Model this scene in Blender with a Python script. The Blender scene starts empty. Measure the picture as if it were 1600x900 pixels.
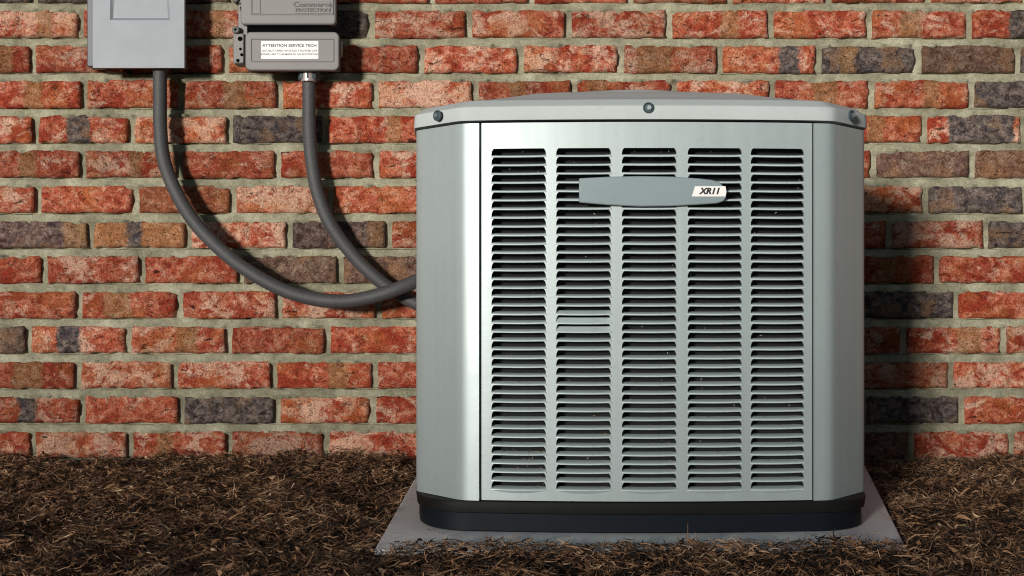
import bpy, math, random
import numpy as np
from mathutils import Vector, Matrix

random.seed(7); rng = np.random.default_rng(11)
S = bpy.context.scene; COL = S.collection
R = math.radians

# ------------------------------------------------------------------ camera
F = 2033.0; CAMZ = 0.4355                      # focal length in photo pixels, eye height above the pad
cam = bpy.data.cameras.new('camera'); camo = bpy.data.objects.new('camera', cam); COL.objects.link(camo)
cam.sensor_width = 36; cam.lens = F/1600*36; cam.clip_start = 0.05; cam.clip_end = 2000
camo.location = (0, 0, CAMZ); camo.rotation_euler = (R(90), 0, 0); S.camera = camo
def PX(px, d): return (px-800)/F*d
def PZ(py, d): return CAMZ-(py-450)/F*d
def P(px, py, d): return Vector((PX(px, d), d, PZ(py, d)))

# ------------------------------------------------------------------ sky and sun
SUN_DIR = Vector((0.47, 1.0, -0.13)).normalized()
elev = math.asin(-SUN_DIR.z)
w = bpy.data.worlds.new('World'); S.world = w; w.use_nodes = True
nt = w.node_tree; bg = nt.nodes['Background']
sky = nt.nodes.new('ShaderNodeTexSky'); sky.sky_type = 'NISHITA'; sky.sun_disc = False
sky.sun_elevation = elev; sky.sun_rotation = math.atan2(-SUN_DIR.x, -SUN_DIR.y)
sky.altitude = 200; sky.air_density = 1.0; sky.dust_density = 0.6; sky.ozone_density = 1.5
nt.links.new(sky.outputs[0], bg.inputs[0]); bg.inputs[1].default_value = 0.07
sl = bpy.data.lights.new('sun', 'SUN'); sl.energy = 4.2; sl.angle = R(7.0); sl.color = (1.0, 0.965, 0.90)
so = bpy.data.objects.new('sun', sl); COL.objects.link(so); so.location = (-2, -4, 3)
so.rotation_euler = SUN_DIR.to_track_quat('-Z', 'Y').to_euler()
S.view_settings.view_transform = 'Standard'; S.view_settings.look = 'None'
S.cycles.filter_width = 1.1
S.view_settings.exposure = 0.0; S.view_settings.gamma = 1.0; S.view_settings.use_curve_mapping = False

# ------------------------------------------------------------------ helpers
def tag(o, label=None, cat=None, group=None, kind=None):
    if label: o['label'] = label
    if cat: o['category'] = cat
    if group: o['group'] = group
    if kind: o['kind'] = kind
    return o
def empty(name, loc=(0, 0, 0)):
    o = bpy.data.objects.new(name, None); o.location = loc; o.empty_display_size = .1; COL.objects.link(o); return o
def link(name, me, parent=None, loc=(0, 0, 0), rot=None):
    o = bpy.data.objects.new(name, me); COL.objects.link(o); o.location = loc
    if rot: o.rotation_euler = rot
    if parent: o.parent = parent
    return o
def mesh(name, V, Fc, mat, smooth=True, ang=35):
    me = bpy.data.meshes.new(name)
    me.from_pydata([tuple(map(float, v)) for v in V], [], [tuple(map(int, f)) for f in Fc]); me.update()
    if mat: me.materials.append(mat)
    if smooth:
        me.shade_smooth(); me.set_sharp_from_angle(angle=R(ang))
    return me
def fast_mesh(name, V, Q, mat, smooth=True):
    """all quads, numpy"""
    V = np.asarray(V, np.float32); Q = np.asarray(Q, np.int32)
    me = bpy.data.meshes.new(name); me.vertices.add(len(V)); me.vertices.foreach_set('co', V.ravel())
    me.loops.add(Q.size); me.loops.foreach_set('vertex_index', Q.ravel())
    me.polygons.add(len(Q)); me.polygons.foreach_set('loop_start', np.arange(0, Q.size, 4, dtype=np.int32))
    me.update(calc_edges=True); me.validate()
    if smooth: me.shade_smooth()
    if mat: me.materials.append(mat)
    return me
def bevel(o, w, seg=2, ang=40):
    m = o.modifiers.new('bevel', 'BEVEL'); m.width = w; m.segments = seg; m.limit_method = 'ANGLE'; m.angle_limit = R(ang)
    m.harden_normals = False
    return o

class MB:
    def __init__(s): s.v = []; s.f = []
    def add(s, V, Fc):
        n = len(s.v); s.v += [tuple(v) for v in V]; s.f += [tuple(i+n for i in f) for f in Fc]
    def box(s, x0, x1, y0, y1, z0, z1):
        s.add([(x0,y0,z0),(x1,y0,z0),(x1,y1,z0),(x0,y1,z0),(x0,y0,z1),(x1,y0,z1),(x1,y1,z1),(x0,y1,z1)],
              [(0,3,2,1),(4,5,6,7),(0,1,5,4),(1,2,6,5),(2,3,7,6),(3,0,4,7)])
    def prism(s, poly, y0, y1):
        """poly in (x,z), counter-clockwise seen from -y; front at y0"""
        n = len(poly)
        s.add([(x, y0, z) for x, z in poly]+[(x, y1, z) for x, z in poly],
              [tuple(range(n)), tuple(range(2*n-1, n-1, -1))]+[(i, n+i, n+(i+1) % n, (i+1) % n) for i in range(n)])
    def loft(s, rings, cap0=True, cap1=True, closed=True):
        n = len(rings[0]); V = [p for r in rings for p in r]; Fc = []
        for k in range(len(rings)-1):
            for i in range(n if closed else n-1):
                a = k*n+i; b = k*n+(i+1) % n
                Fc.append((a, b, b+n, a+n))
        if cap0: Fc.append(tuple(range(n-1, -1, -1)))
        if cap1: Fc.append(tuple(range((len(rings)-1)*n, len(rings)*n)))
        s.add(V, Fc)
    def lathe(s, prof, c, axis='y', seg=20, cap0=False, cap1=True):
        """prof = [(r, t)], axis direction t"""
        rings = []
        for r, t in prof:
            ring = []
            for i in range(seg):
                a = 2*math.pi*i/seg; u, v = r*math.cos(a), r*math.sin(a)
                if axis == 'y': ring.append((c[0]+u, c[1]+t, c[2]+v))
                elif axis == 'x': ring.append((c[0]+t, c[1]+u, c[2]+v))
                else: ring.append((c[0]+u, c[1]+v, c[2]+t))
            rings.append(ring)
        s.loft(rings, cap0, cap1)
    def tube(s, pts, rad, seg=16, cap=True):
        rings = []; up = Vector((0, 1, 0)); n = len(pts)
        for i, p in enumerate(pts):
            t = (pts[min(i+1, n-1)]-pts[max(i-1, 0)]).normalized()
            a = t.cross(up)
            if a.length < 1e-4: a = t.cross(Vector((0, 0, 1)))
            a.normalize(); b = a.cross(t).normalized()
            r = rad(i) if callable(rad) else rad
            rings.append([p+a*(r*math.cos(2*math.pi*k/seg))+b*(r*math.sin(2*math.pi*k/seg)) for k in range(seg)])
        s.loft(rings, cap, cap)
    def me(s, name, mat, smooth=True, ang=35): return mesh(name, s.v, s.f, mat, smooth, ang)
    def obj(s, name, mat, parent=None, loc=(0, 0, 0), smooth=True, ang=35, bev=0, seg=2):
        o = link(name, s.me(name, mat, smooth, ang), parent, loc)
        if bev: bevel(o, bev, seg)
        return o

def rrect(x0, x1, z0, z1, r, n=5):
    out = []
    for cx, cz, a0 in ((x0+r, z0+r, 180), (x1-r, z0+r, 270), (x1-r, z1-r, 0), (x0+r, z1-r, 90)):
        for i in range(n+1):
            a = R(a0+90*i/n); out.append((cx+r*math.cos(a), cz+r*math.sin(a)))
    return out
def catmull(pts, step=0.003):
    out = []; pts = [Vector(p) for p in pts]; P4 = [2*pts[0]-pts[1]]+pts+[2*pts[-1]-pts[-2]]
    for i in range(1, len(P4)-2):
        a, b, c, d = P4[i-1:i+3]; n = max(2, int((c-b).length/step))
        for k in range(n):
            t = k/n
            out.append(0.5*((2*b)+(c-a)*t+(2*a-5*b+4*c-d)*t*t+(3*b-a-3*c+d)*t**3))
    out.append(pts[-1]); return out
def vnoise(x, y, seed=0):
    xi = np.floor(x).astype(np.int64); yi = np.floor(y).astype(np.int64); xf = x-xi; yf = y-yi
    def h(a, b):
        n = (a*374761393+b*668265263+seed*974634777) & 0x7fffffff
        n = ((n ^ (n >> 13))*1274126177) & 0x7fffffff
        return ((n ^ (n >> 16)) & 0xffff)/65535.0
    u = xf*xf*(3-2*xf); v = yf*yf*(3-2*yf)
    return (h(xi, yi)*(1-u)+h(xi+1, yi)*u)*(1-v)+(h(xi, yi+1)*(1-u)+h(xi+1, yi+1)*u)*v
def fbm(x, y, seed=0, oct=3):
    s = 0; a = .5; t = 0
    for o in range(oct):
        s = s+a*vnoise(x*2**o, y*2**o, seed+o*17); t += a; a *= .5
    return s/t
def grid_quads(nx, ny):
    i = np.arange(nx-1); j = np.arange(ny-1); I, J = np.meshgrid(i, j); a = (J*nx+I).ravel()
    return np.stack([a, a+1, a+nx+1, a+nx], 1)

# ------------------------------------------------------------------ materials
def new_mat(name):
    m = bpy.data.materials.new(name); m.use_nodes = True; n = m.node_tree
    return m, n, n.nodes['Principled BSDF']
def N(n, t, **kw):
    x = n.nodes.new(t)
    for k, v in kw.items():
        if hasattr(x, k): setattr(x, k, v)
        else: x.inputs[k].default_value = v
    return x
def L(n, a, b): n.links.new(a, b)
def noise(n, vec, scale, detail=4, rough=.6, dist=0):
    x = n.nodes.new('ShaderNodeTexNoise'); x.inputs['Scale'].default_value = scale; x.inputs['Detail'].default_value = detail
    x.inputs['Roughness'].default_value = rough; x.inputs['Distortion'].default_value = dist
    if vec is not None: L(n, vec, x.inputs['Vector'])
    return x.outputs[0]
def ramp(n, fac, stops, interp='LINEAR'):
    x = n.nodes.new('ShaderNodeValToRGB'); x.color_ramp.interpolation = interp; e = x.color_ramp.elements
    while len(e) < len(stops): e.new(.5)
    for k, (p, c) in enumerate(stops):
        e[k].position = p; e[k].color = (*c, 1) if len(c) == 3 else c
    L(n, fac, x.inputs[0]); return x.outputs[0]
def g(v): return (v, v, v)
def mix(n, fac, a, b, mode='MIX'):
    x = n.nodes.new('ShaderNodeMix'); x.data_type = 'RGBA'; x.blend_type = mode
    for s, v in ((0, fac), (6, a), (7, b)):
        if isinstance(v, (int, float)): x.inputs[s].default_value = v
        elif isinstance(v, tuple): x.inputs[s].default_value = (*v, 1)
        else: L(n, v, x.inputs[s])
    return x.outputs[2]
def math_(n, op, a, b=None, c=None, clamp=False):
    x = n.nodes.new('ShaderNodeMath'); x.operation = op; x.use_clamp = clamp
    for i, v in enumerate((a, b, c)):
        if v is None: continue
        if isinstance(v, (int, float)): x.inputs[i].default_value = v
        else: L(n, v, x.inputs[i])
    return x.outputs[0]
def bump(n, b, h, dist, strength=1.0, prev=None):
    x = n.nodes.new('ShaderNodeBump'); x.inputs['Distance'].default_value = dist; x.inputs['Strength'].default_value = strength
    L(n, h, x.inputs['Height'])
    if prev: L(n, prev, x.inputs['Normal'])
    if b: L(n, x.outputs[0], b.inputs['Normal'])
    return x.outputs[0]
def objco(n):
    return n.nodes.new('ShaderNodeTexCoord').outputs['Object']
def geopos(n):
    return n.nodes.new('ShaderNodeNewGeometry').outputs['Position']

def brick_material():
    m, n, b = new_mat('brick_clay')
    info = n.nodes.new('ShaderNodeObjectInfo'); geo = n.nodes.new('ShaderNodeNewGeometry'); pos = geo.outputs['Position']
    def att(a):
        x = n.nodes.new('ShaderNodeAttribute'); x.attribute_type = 'OBJECT'; x.attribute_name = a; return x.outputs['Fac']
    rnd = info.outputs['Random']
    off = n.nodes.new('ShaderNodeCombineXYZ'); L(n, math_(n, 'MULTIPLY', rnd, 37.0), off.inputs[0]); L(n, math_(n, 'MULTIPLY', rnd, 91.0), off.inputs[1])
    va = n.nodes.new('ShaderNodeVectorMath'); va.operation = 'ADD'; L(n, pos, va.inputs[0]); L(n, off.outputs[0], va.inputs[1]); v = va.outputs[0]
    st = n.nodes.new('ShaderNodeMapping'); st.inputs['Scale'].default_value = (.85, 1, 1.1); L(n, v, st.inputs[0]); vs = st.outputs[0]
    big = noise(n, vs, 19, 4, .6, .5); mid = noise(n, vs, 55, 5, .72, .4); fine = noise(n, v, 260, 3, .75); spk = noise(n, v, 210, 2, .55)
    red = ramp(n, mid, [(.33, (.19, .030, .013)), (.44, (.36, .072, .036)), (.53, (.46, .135, .075)), (.66, (.58, .28, .185))])
    deep = mix(n, ramp(n, big, [(.50, g(0)), (.60, g(1))]), red, (.28, .038, .018))
    pale = mix(n, ramp(n, math_(n, 'ADD', noise(n, vs, 20, 6, .70, .5), math_(n, 'MULTIPLY', math_(n, 'SUBTRACT', rnd, .5), .16)), [(.51, g(0)), (.60, g(.72))]), deep, (.66, .43, .31))
    orange = mix(n, math_(n, 'MULTIPLY', ramp(n, noise(n, v, 9, 2), [(.5, g(0)), (.62, g(1))]), .35), pale, (.40, .14, .035))
    dark = ramp(n, mid, [(.36, (.030, .022, .022)), (.48, (.105, .080, .074)), (.62, (.22, .17, .145))])
    dark = mix(n, ramp(n, noise(n, v, 15, 4, .65), [(.52, g(0)), (.62, g(.8))]), dark, (.23, .13, .075)); dark = mix(n, ramp(n, noise(n, v, 21, 4, .65), [(.56, g(0)), (.63, g(.8))]), dark, (.050, .045, .055))
    tan = ramp(n, mid, [(.3, (.19, .085, .035)), (.5, (.30, .155, .065)), (.72, (.42, .25, .14))])
    # wobble for the band edges
    wob = math_(n, 'MULTIPLY', math_(n, 'SUBTRACT', noise(n, v, 60, 3), .5), .25)
    oc = n.nodes.new('ShaderNodeTexCoord'); sx = n.nodes.new('ShaderNodeSeparateXYZ'); L(n, oc.outputs['Object'], sx.inputs[0])
    xx = math_(n, 'ADD', math_(n, 'MULTIPLY', sx.outputs[0], 1/.117), wob)           # -1..1 along the brick
    def band(c, w):
        d = math_(n, 'ABSOLUTE', math_(n, 'SUBTRACT', xx, att(c)))
        return math_(n, 'MULTIPLY', math_(n, 'SUBTRACT', att(w), d), 14.0, clamp=True)
    body = mix(n, att('dark'), orange, dark); body = mix(n, att('tan'), body, tan)
    body = mix(n, math_(n, 'MULTIPLY', band('band_tan', 'band_tan_w'), .7), body, tan)
    body = mix(n, band('band_dark', 'band_dark_w'), body, dark)
    # grain, pits
    body = mix(n, 1.0, body, ramp(n, fine, [(.32, g(.50)), (.5, g(1.0)), (.68, g(1.5))]), 'MULTIPLY')
    body = mix(n, ramp(n, spk, [(.66, g(0)), (.70, g(.65))]), body, (.05, .016, .01))
    # mortar smears along the edges
    cr = noise(n, va.outputs[0], 30, 3, .7, 1.2)
    crack = ramp(n, math_(n, 'ABSOLUTE', math_(n, 'SUBTRACT', cr, .36)), [(.0, g(1)), (.012, g(0))])
    body = mix(n, math_(n, 'MULTIPLY', crack, .8), body, (.035, .012, .008))
    gm = n.nodes.new('ShaderNodeMapping'); gm.inputs['Scale'].default_value = (24, 10, 85); gm.inputs['Rotation'].default_value = (0, .25, 0); L(n, v, gm.inputs[0])
    gash = ramp(n, noise(n, gm.outputs[0], 1, 3, .6, .6), [(.66, g(0)), (.69, g(1))])
    ends = math_(n, 'MULTIPLY', math_(n, 'SUBTRACT', math_(n, 'ABSOLUTE', xx), .35), 4.0, clamp=True)
    gash = math_(n, 'MULTIPLY', gash, ends)
    body = mix(n, math_(n, 'MULTIPLY', gash, .85), body, (.022, .010, .007))
    eff = ramp(n, noise(n, v, 22, 5, .75, .6), [(.66, g(0)), (.72, g(.55))])
    body = mix(n, eff, body, (.58, .50, .38))
    r2 = math_(n, 'FRACT', math_(n, 'MULTIPLY', rnd, 7.13)); hue = math_(n, 'ADD', math_(n, 'MULTIPLY', r2, .40), .62)
    cmb = n.nodes.new('ShaderNodeCombineXYZ'); [L(n, hue, cmb.inputs[i]) for i in range(3)]
    body = mix(n, 1.0, body, cmb.outputs[0], 'MULTIPLY')
    L(n, body, b.inputs['Base Color']); b.inputs['Roughness'].default_value = .92; b.inputs['Specular IOR Level'].default_value = .2
    h1 = bump(n, None, math_(n, 'SUBTRACT', mid, math_(n, 'ADD', math_(n, 'MULTIPLY', crack, .8), gash)), .0045, .9)
    bump(n, b, math_(n, 'SUBTRACT', fine, math_(n, 'MULTIPLY', ramp(n, spk, [(.62, g(0)), (.7, g(1))]), 1.2)), .003, .9, h1)
    return m
def mortar_material():
    m, n, b = new_mat('mortar'); v = geopos(n)
    c = ramp(n, noise(n, v, 14, 5, .7), [(.3, (.150, .138, .095)), (.5, (.26, .243, .170)), (.7, (.41, .388, .285))])
    f = noise(n, v, 240, 3, .7)
    c = mix(n, 1.0, c, ramp(n, f, [(.3, g(.68)), (.5, g(1)), (.7, g(1.22))]), 'MULTIPLY')
    c = mix(n, ramp(n, noise(n, v, 70, 4, .7), [(.64, g(0)), (.72, g(.6))]), c, (.15, .13, .085))
    L(n, c, b.inputs['Base Color']); b.inputs['Roughness'].default_value = .95; b.inputs['Specular IOR Level'].default_value = .15
    bump(n, b, f, .002, .8)
    return m
def paint(name, col, rough=.42, metal=0.0, var=.05, grain=500, gb=.0002, streak=0.0, spec=.5, dirt=0.0):
    m, n, b = new_mat(name); v = objco(n)
    a = noise(n, v, 7, 4, .6)
    c = mix(n, 1.0, col, ramp(n, a, [(.3, g(1-var)), (.7, g(1+var))]), 'MULTIPLY')
    if streak:
        mp = n.nodes.new('ShaderNodeMapping'); mp.inputs['Scale'].default_value = (60, 60, 1.2); L(n, v, mp.inputs[0])
        c = mix(n, 1.0, c, ramp(n, noise(n, mp.outputs[0], 1, 3, .5), [(.35, g(1-streak)), (.65, g(1+streak))]), 'MULTIPLY')
    if dirt:
        c = mix(n, math_(n, 'MULTIPLY', ramp(n, noise(n, v, 90, 6, .8, .5), [(.56, g(0)), (.72, g(1))]), dirt), c, (.12, .11, .09))
    L(n, c, b.inputs['Base Color']); b.inputs['Metallic'].default_value = metal; b.inputs['Specular IOR Level'].default_value = spec
    r = ramp(n, noise(n, v, 23, 3), [(.3, g(rough*.96)), (.7, g(min(1, rough*1.04)))]); L(n, r, b.inputs['Roughness'])
    f = noise(n, v, grain, 2); bump(n, b, f, gb, .6)
    return m
M_BRICK = brick_material(); M_MORTAR = mortar_material()
M_CAB = paint('cabinet_paint', (.385, .440, .440), .44, .30, .03, 700, .00015, .03, dirt=.18)
M_CAP = paint('top_cover_paint', (.44, .48, .475), .68, .0, .05, 600, .0002, dirt=.2, spec=.25)
M_SLAT = paint('louvre_paint', (.58, .66, .66), .40, .2, .08, 600, .00015, dirt=.3)
M_BASE = paint('black_base_plastic', (.008, .008, .0075), .55, 0, .2, 300, .0003, dirt=.07, spec=.15)
M_BASE2 = paint('dark_blue_base_plastic', (.005, .008, .013), .55, 0, .2, 300, .0003, spec=.15)
M_BLACK = paint('coil_black', (.004, .005, .0055), .9, 0, .3, 200, .0005)
M_PLATE = paint('nameplate_grey', (.235, .29, .305), .38, .25, .03, 800, .0001)
M_WHITE = paint('label_white', (.80, .77, .75), .5, 0, .02, 800, .00005)
M_LINT = paint('pale_lint', (.45, .46, .42), .9, 0, .1)
M_INK = paint('label_ink', (.012, .012, .013), .5, 0, .02)
M_INK2 = paint('label_ink_faded', (.10, .085, .085), .6, 0, .05)
M_BOLT = paint('zinc_bolt', (.55, .60, .62), .3, .9, .1)
M_DARK = paint('recess_shade_and_nut', (.04, .065, .075), .6, 0, .1)  # dark tone for the shaded bolt recesses and for the conduit nut
M_SWITCH = paint('switch_box_paint', (.215, .235, .265), .50, .0, .008, 900, .0002, dirt=.04)
M_SWITCHD = paint('switch_box_side_paint', (.07, .08, .10), .5, .0, .05)
M_UTIL = paint('grey_plastic', (.185, .172, .168), .55, 0, .05, 500, .0003, dirt=.15)
M_UTILD = paint('grey_plastic_weathered', (.10, .098, .095), .6, 0, .08, 500, .0003, dirt=.3)
M_GAP = paint('gap_shade', (.003, .0035, .0035), 1.0, 0, .1, spec=0.0)  # shade of open gaps as a near-black colour; also on the hinge screws
M_FIT = paint('pinkish_zinc_fitting', (.42, .35, .34), .35, .4, .08)

def conduit_material():
    m, n, b = new_mat('conduit_pvc'); v = geopos(n)
    c = mix(n, 1.0, (.048, .047, .049), ramp(n, noise(n, v, 320, 3, .7), [(.3, g(.72)), (.7, g(1.35))]), 'MULTIPLY')
    c = mix(n, ramp(n, noise(n, v, 12, 4, .7), [(.5, g(0)), (.75, g(.35))]), c, (.085, .08, .075))
    L(n, c, b.inputs['Base Color']); b.inputs['Roughness'].default_value = .62
    bump(n, b, noise(n, v, 420, 2), .0008, .8); return m
M_COND = conduit_material()
def concrete():
    m, n, b = new_mat('pad_concrete'); v = geopos(n)
    c = ramp(n, noise(n, v, 6, 6, .7), [(.3, (.72, .71, .68)), (.5, (.79, .775, .745)), (.7, (.83, .82, .79))])
    c = mix(n, ramp(n, noise(n, v, 24, 5, .75, 1.0), [(.60, g(0)), (.70, g(.45))]), c, (.17, .16, .15))
    c = mix(n, 1.0, c, ramp(n, noise(n, v, 400, 2), [(.3, g(.85)), (.7, g(1.1))]), 'MULTIPLY')
    L(n, c, b.inputs['Base Color']); b.inputs['Roughness'].default_value = .8
    bump(n, b, noise(n, v, 300, 3), .0008, .6); return m
M_PAD = concrete()
def soil():
    m, n, b = new_mat('mulch_soil'); v = geopos(n)
    c = ramp(n, noise(n, v, 60, 5, .75), [(.35, (.008, .006, .005)), (.55, (.025, .016, .010)), (.72, (.07, .045, .026))])
    L(n, c, b.inputs['Base Color']); b.inputs['Roughness'].default_value = 1; bump(n, b, noise(n, v, 150, 5, .8), .01, 1); return m
M_SOIL = soil()
def mulch():
    m, n, b = new_mat('shredded_bark'); geo = n.nodes.new('ShaderNodeNewGeometry'); v = geo.outputs['Position']
    r = geo.outputs['Random Per Island']
    patch = noise(n, v, 7, 3, .6)
    k = math_(n, 'ADD', r, math_(n, 'MULTIPLY', math_(n, 'SUBTRACT', patch, .5), 1.5), clamp=True)
    c = ramp(n, k, [(0, (.010, .007, .006)), (.30, (.042, .024, .015)), (.48, (.15, .074, .038)), (.72, (.34, .180, .094)), (.96, (.41, .235, .13)), (1.0, (.54, .37, .23))])
    c = mix(n, 1.0, c, ramp(n, noise(n, v, 300, 3), [(.3, g(.6)), (.7, g(1.3))]), 'MULTIPLY')
    L(n, c, b.inputs['Base Color']); b.inputs['Roughness'].default_value = .75; b.inputs['Specular IOR Level'].default_value = .3; return m
M_MULCH = mulch()
def lawn():
    m, n, b = new_mat('ground_soil'); v = geopos(n)
    c = ramp(n, noise(n, v, 3, 6, .7), [(.35, (.035, .03, .02)), (.6, (.07, .065, .035)), (.75, (.12, .10, .06))])
    L(n, c, b.inputs['Base Color']); b.inputs['Roughness'].default_value = 1; bump(n, b, noise(n, v, 40, 6, .8), .03, 1); return m
M_GROUND = lawn()

# ------------------------------------------------------------------ ground
WALL = 3.30                                     # distance of the brick faces
mb = MB(); mb.add([(-400, -400, -.075), (400, -400, -.075), (400, 400, -.075), (-400, 400, -.075)], [(0, 1, 2, 3)])
tag(mb.obj('ground', M_GROUND, smooth=False), kind='structure')
PADC = [(-.2295, 2.17), (.6596, 2.17), (.868, 3.20), (-.221, 3.20)]
def in_pad(x, y, m=0.0):
    x0 = PADC[0][0]+(PADC[3][0]-PADC[0][0])*(y-2.17)/1.03; x1 = PADC[1][0]+(PADC[2][0]-PADC[1][0])*(y-2.17)/1.03
    return (x > x0-m) & (x < x1+m) & (y > 2.17-m) & (y < 3.20+m)
def hgt(x, y):
    h = -.018+.018*(fbm(x*7, y*7, 3)-.5)*2+.019*(fbm(x*24, y*24, 9)-.5)*2
    h = h+.016*np.clip((y-2.9)/.4, 0, 1)*(fbm(x*4+5, y*4, 21)*1.6)
    fr = np.clip(1-np.abs(y-2.12)/.09, 0, 1)*(x > -.2)*(x < .72)     # mulch pushed against the front of the pad
    h = h+.011*fr*(fbm(x*9+3, y*3, 33)*1.7)
    return h
xs = np.linspace(-3.2, 3.4, 480); ys = np.linspace(.7, 3.36, 200); X, Y = np.meshgrid(xs, ys)
Z = hgt(X, Y); Z = np.where(in_pad(X, Y, .0), -.05, Z)
edge = (X < -3.1) | (X > 3.3) | (Y < .76); Z = np.where(edge, -.12, Z)
me = fast_mesh('mulch_bed', np.stack([X, Y, Z], -1).reshape(-1, 3), grid_quads(480, 200), M_SOIL)
tag(link('mulch_bed', me), kind='structure')

# ------------------------------------------------------------------ shredded mulch strands
def strands(x, y, z, L_, W_, seed, tilt=.35, K=4):
    r = np.random.default_rng(seed); n = len(x); az = r.normal(0, 1.0, n)*.9+np.where(r.random(n) < .65, r.random(n)*6.28, 0)
    el = r.normal(0, tilt, n); curl = r.normal(0, 3.0, n)
    d = np.stack([np.cos(az)*np.cos(el), np.sin(az)*np.cos(el), np.sin(el)], 1)
    roll = r.uniform(-1.2, 1.2, n); side = np.stack([-np.sin(az), np.cos(az), 0*az], 1); up = np.cross(d, side)
    wv = side*np.cos(roll)[:, None]+up*np.sin(roll)[:, None]; bend = np.cross(d, wv)
    bs = r.random(n)[:, None]; bend = bend*bs+wv*(1-bs)
    V = np.zeros((n, K, 2, 3)); c = np.stack([x, y, z], 1)
    for k in range(K):
        t = k/(K-1)-.5; wdt = W_*(1-.75*abs(2*t)**2)
        p = c+d*(L_*t)[:, None]+bend*((t*t-.08)*curl*L_*.35)[:, None]
        V[:, k, 0] = p-wv*(wdt/2)[:, None]; V[:, k, 1] = p+wv*(wdt/2)[:, None]
    V = V.reshape(-1, 3); base = (np.arange(n)*K*2)[:, None]
    Q = np.concatenate([base+np.array([[2*k, 2*k+1, 2*k+3, 2*k+2]]) for k in range(K-1)], 1).reshape(-1, 4)
    return V, Q
def scatter(n, x0, x1, y0, y1, seed):
    r = np.random.default_rng(seed); x = r.uniform(x0, x1, n); y = r.uniform(y0, y1, n)
    keep = ~in_pad(x, y, .004); x = x[keep]; y = y[keep]; lift = r.random(len(x))**1.6*.022
    z = hgt(x, y)+lift+.002
    near = in_pad(x, y, .05) & (y > 2.2); z = np.where(near, np.minimum(z, .003), z)
    L_ = r.gamma(3.5, .0048, len(x))+.006; W_ = r.uniform(.0009, .0030, len(x)); big = r.random(len(x)) < .07
    W_ = np.where(big, W_*3.0, W_); L_ = np.where(big, L_*.7, L_); return x, y, z, L_, W_
VV = []; QQ = []; off = 0
for (n, a, b_, c, d, sd) in ((190000, -1.45, 1.5, 1.75, 3.295, 1), (30000, -3.1, -1.45, 1.3, 3.295, 2), (30000, 1.5, 3.3, 1.3, 3.295, 3), (20000, -1.45, 1.5, .85, 1.75, 4)):
    V, Q = strands(*scatter(n, a, b_, c, d, sd), seed=sd+50); VV.append(V); QQ.append(Q+off); off += len(V)
# a ragged crest where mulch is thrown against the bricks
r_ = np.random.default_rng(77); n = 5000; x = r_.uniform(-1.6, 1.7, n); y = r_.uniform(3.255, 3.292, n)
z = .004+.020*np.clip(fbm(x*5, y*0+2, 5)*1.9-.6, 0, 1)*r_.random(n)+hgt(x, y)
V, Q = strands(x, y, z, r_.uniform(.01, .03, n), r_.uniform(.001, .003, n), 91, .5); VV.append(V); QQ.append(Q+off); off += len(V)
# strays that lie on the pad
n = 420; x = r_.uniform(-.2, .68, n); y = 2.175+np.abs(r_.normal(0, .016, n)); z = np.full(n, .0025)+r_.random(n)*.004
V, Q = strands(x, y, z, r_.uniform(.01, .034, n), r_.uniform(.001, .0025, n), 95, .05); VV.append(V); QQ.append(Q+off); off += len(V)
n = 70; x = np.where(r_.random(n) < .5, r_.uniform(-.22, -.05, n), r_.uniform(.5, .70, n)); y = r_.uniform(2.18, 2.75, n); z = np.full(n, .003)
V, Q = strands(x, y, z, r_.uniform(.004, .02, n), r_.uniform(.001, .002, n), 96, .02); VV.append(V); QQ.append(Q+off); off += len(V)
tag(link('mulch', fast_mesh('mulch', np.concatenate(VV), np.concatenate(QQ), M_MULCH, smooth=False)),
    'dark brown shredded bark mulch strewn around the pad and along the foot of the brick wall', 'mulch', kind='stuff')

# ------------------------------------------------------------------ concrete pad
mb = MB(); c = PADC
mb.add([(x, y, -.06) for x, y in c]+[(x, y, 0) for x, y in c], [(3, 2, 1, 0), (4, 5, 6, 7), (0, 1, 5, 4), (1, 2, 6, 5), (2, 3, 7, 6), (3, 0, 4, 7)])
tag(mb.obj('concrete_pad', M_PAD, bev=.003, smooth=False), 'pale grey concrete pad under the air conditioner, its edges sunk in mulch', 'pad')

# ------------------------------------------------------------------ brick wall
PITCH = 54.9/F*WALL; BH = 46.8/F*WALL
JOINTS = {  # a joint's pixel in each course, and the measured joints
 -2: [], -1: [52], 0: [125, 270, 425, 580, 732, 888, 1046, 1205, 1359, 1516], 1: [50, 200, 351, 505, 657, 813, 970, 1125, 1280, 1437, 1592],
 2: [130, 282, 436, 586, 742, 897, 1053, 1207, 1363, 1520], 3: [54, 204, 358, 508, 660, 1446, 1601], 4: [128, 280, 433, 587, 1366, 1521],
 5: [58, 211, 363, 516, 670, 1448], 6: [140, 293, 451, 607, 1391, 1542], 7: [68, 221, 375, 531, 687, 1465], 8: [122, 280, 435, 591, 1342, 1495],
 9: [43, 199, 356, 511, 1413, 1570], 10: [120, 272, 427, 585, 1330, 1487], 11: [127, 282, 432, 582, 1352, 1504], 12: [50, 202, 357, 509, 1425, 1582], 13: []}
def full_joints(row):
    js = list(JOINTS[row]) or [60+78*(row % 2)]
    out = [js[0]]
    for j in js[1:]:
        gap = j-out[-1]; n = max(1, round(gap/155.5)); out += [out[-1]+gap/n*(k+1) for k in range(n)] if n > 1 else [j]
    while out[0] > -190: out.insert(0, out[0]-155.5)
    while out[-1] < 1790: out.append(out[-1]+155.5)
    return out
def row_top(row): return CAMZ-(13.5+54.9*row-450)/F*WALL
wall = empty('brick_wall', (0, WALL, 0))
tag(wall, 'red and charcoal brick wall with beige mortar behind the air conditioner', 'wall')
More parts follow.
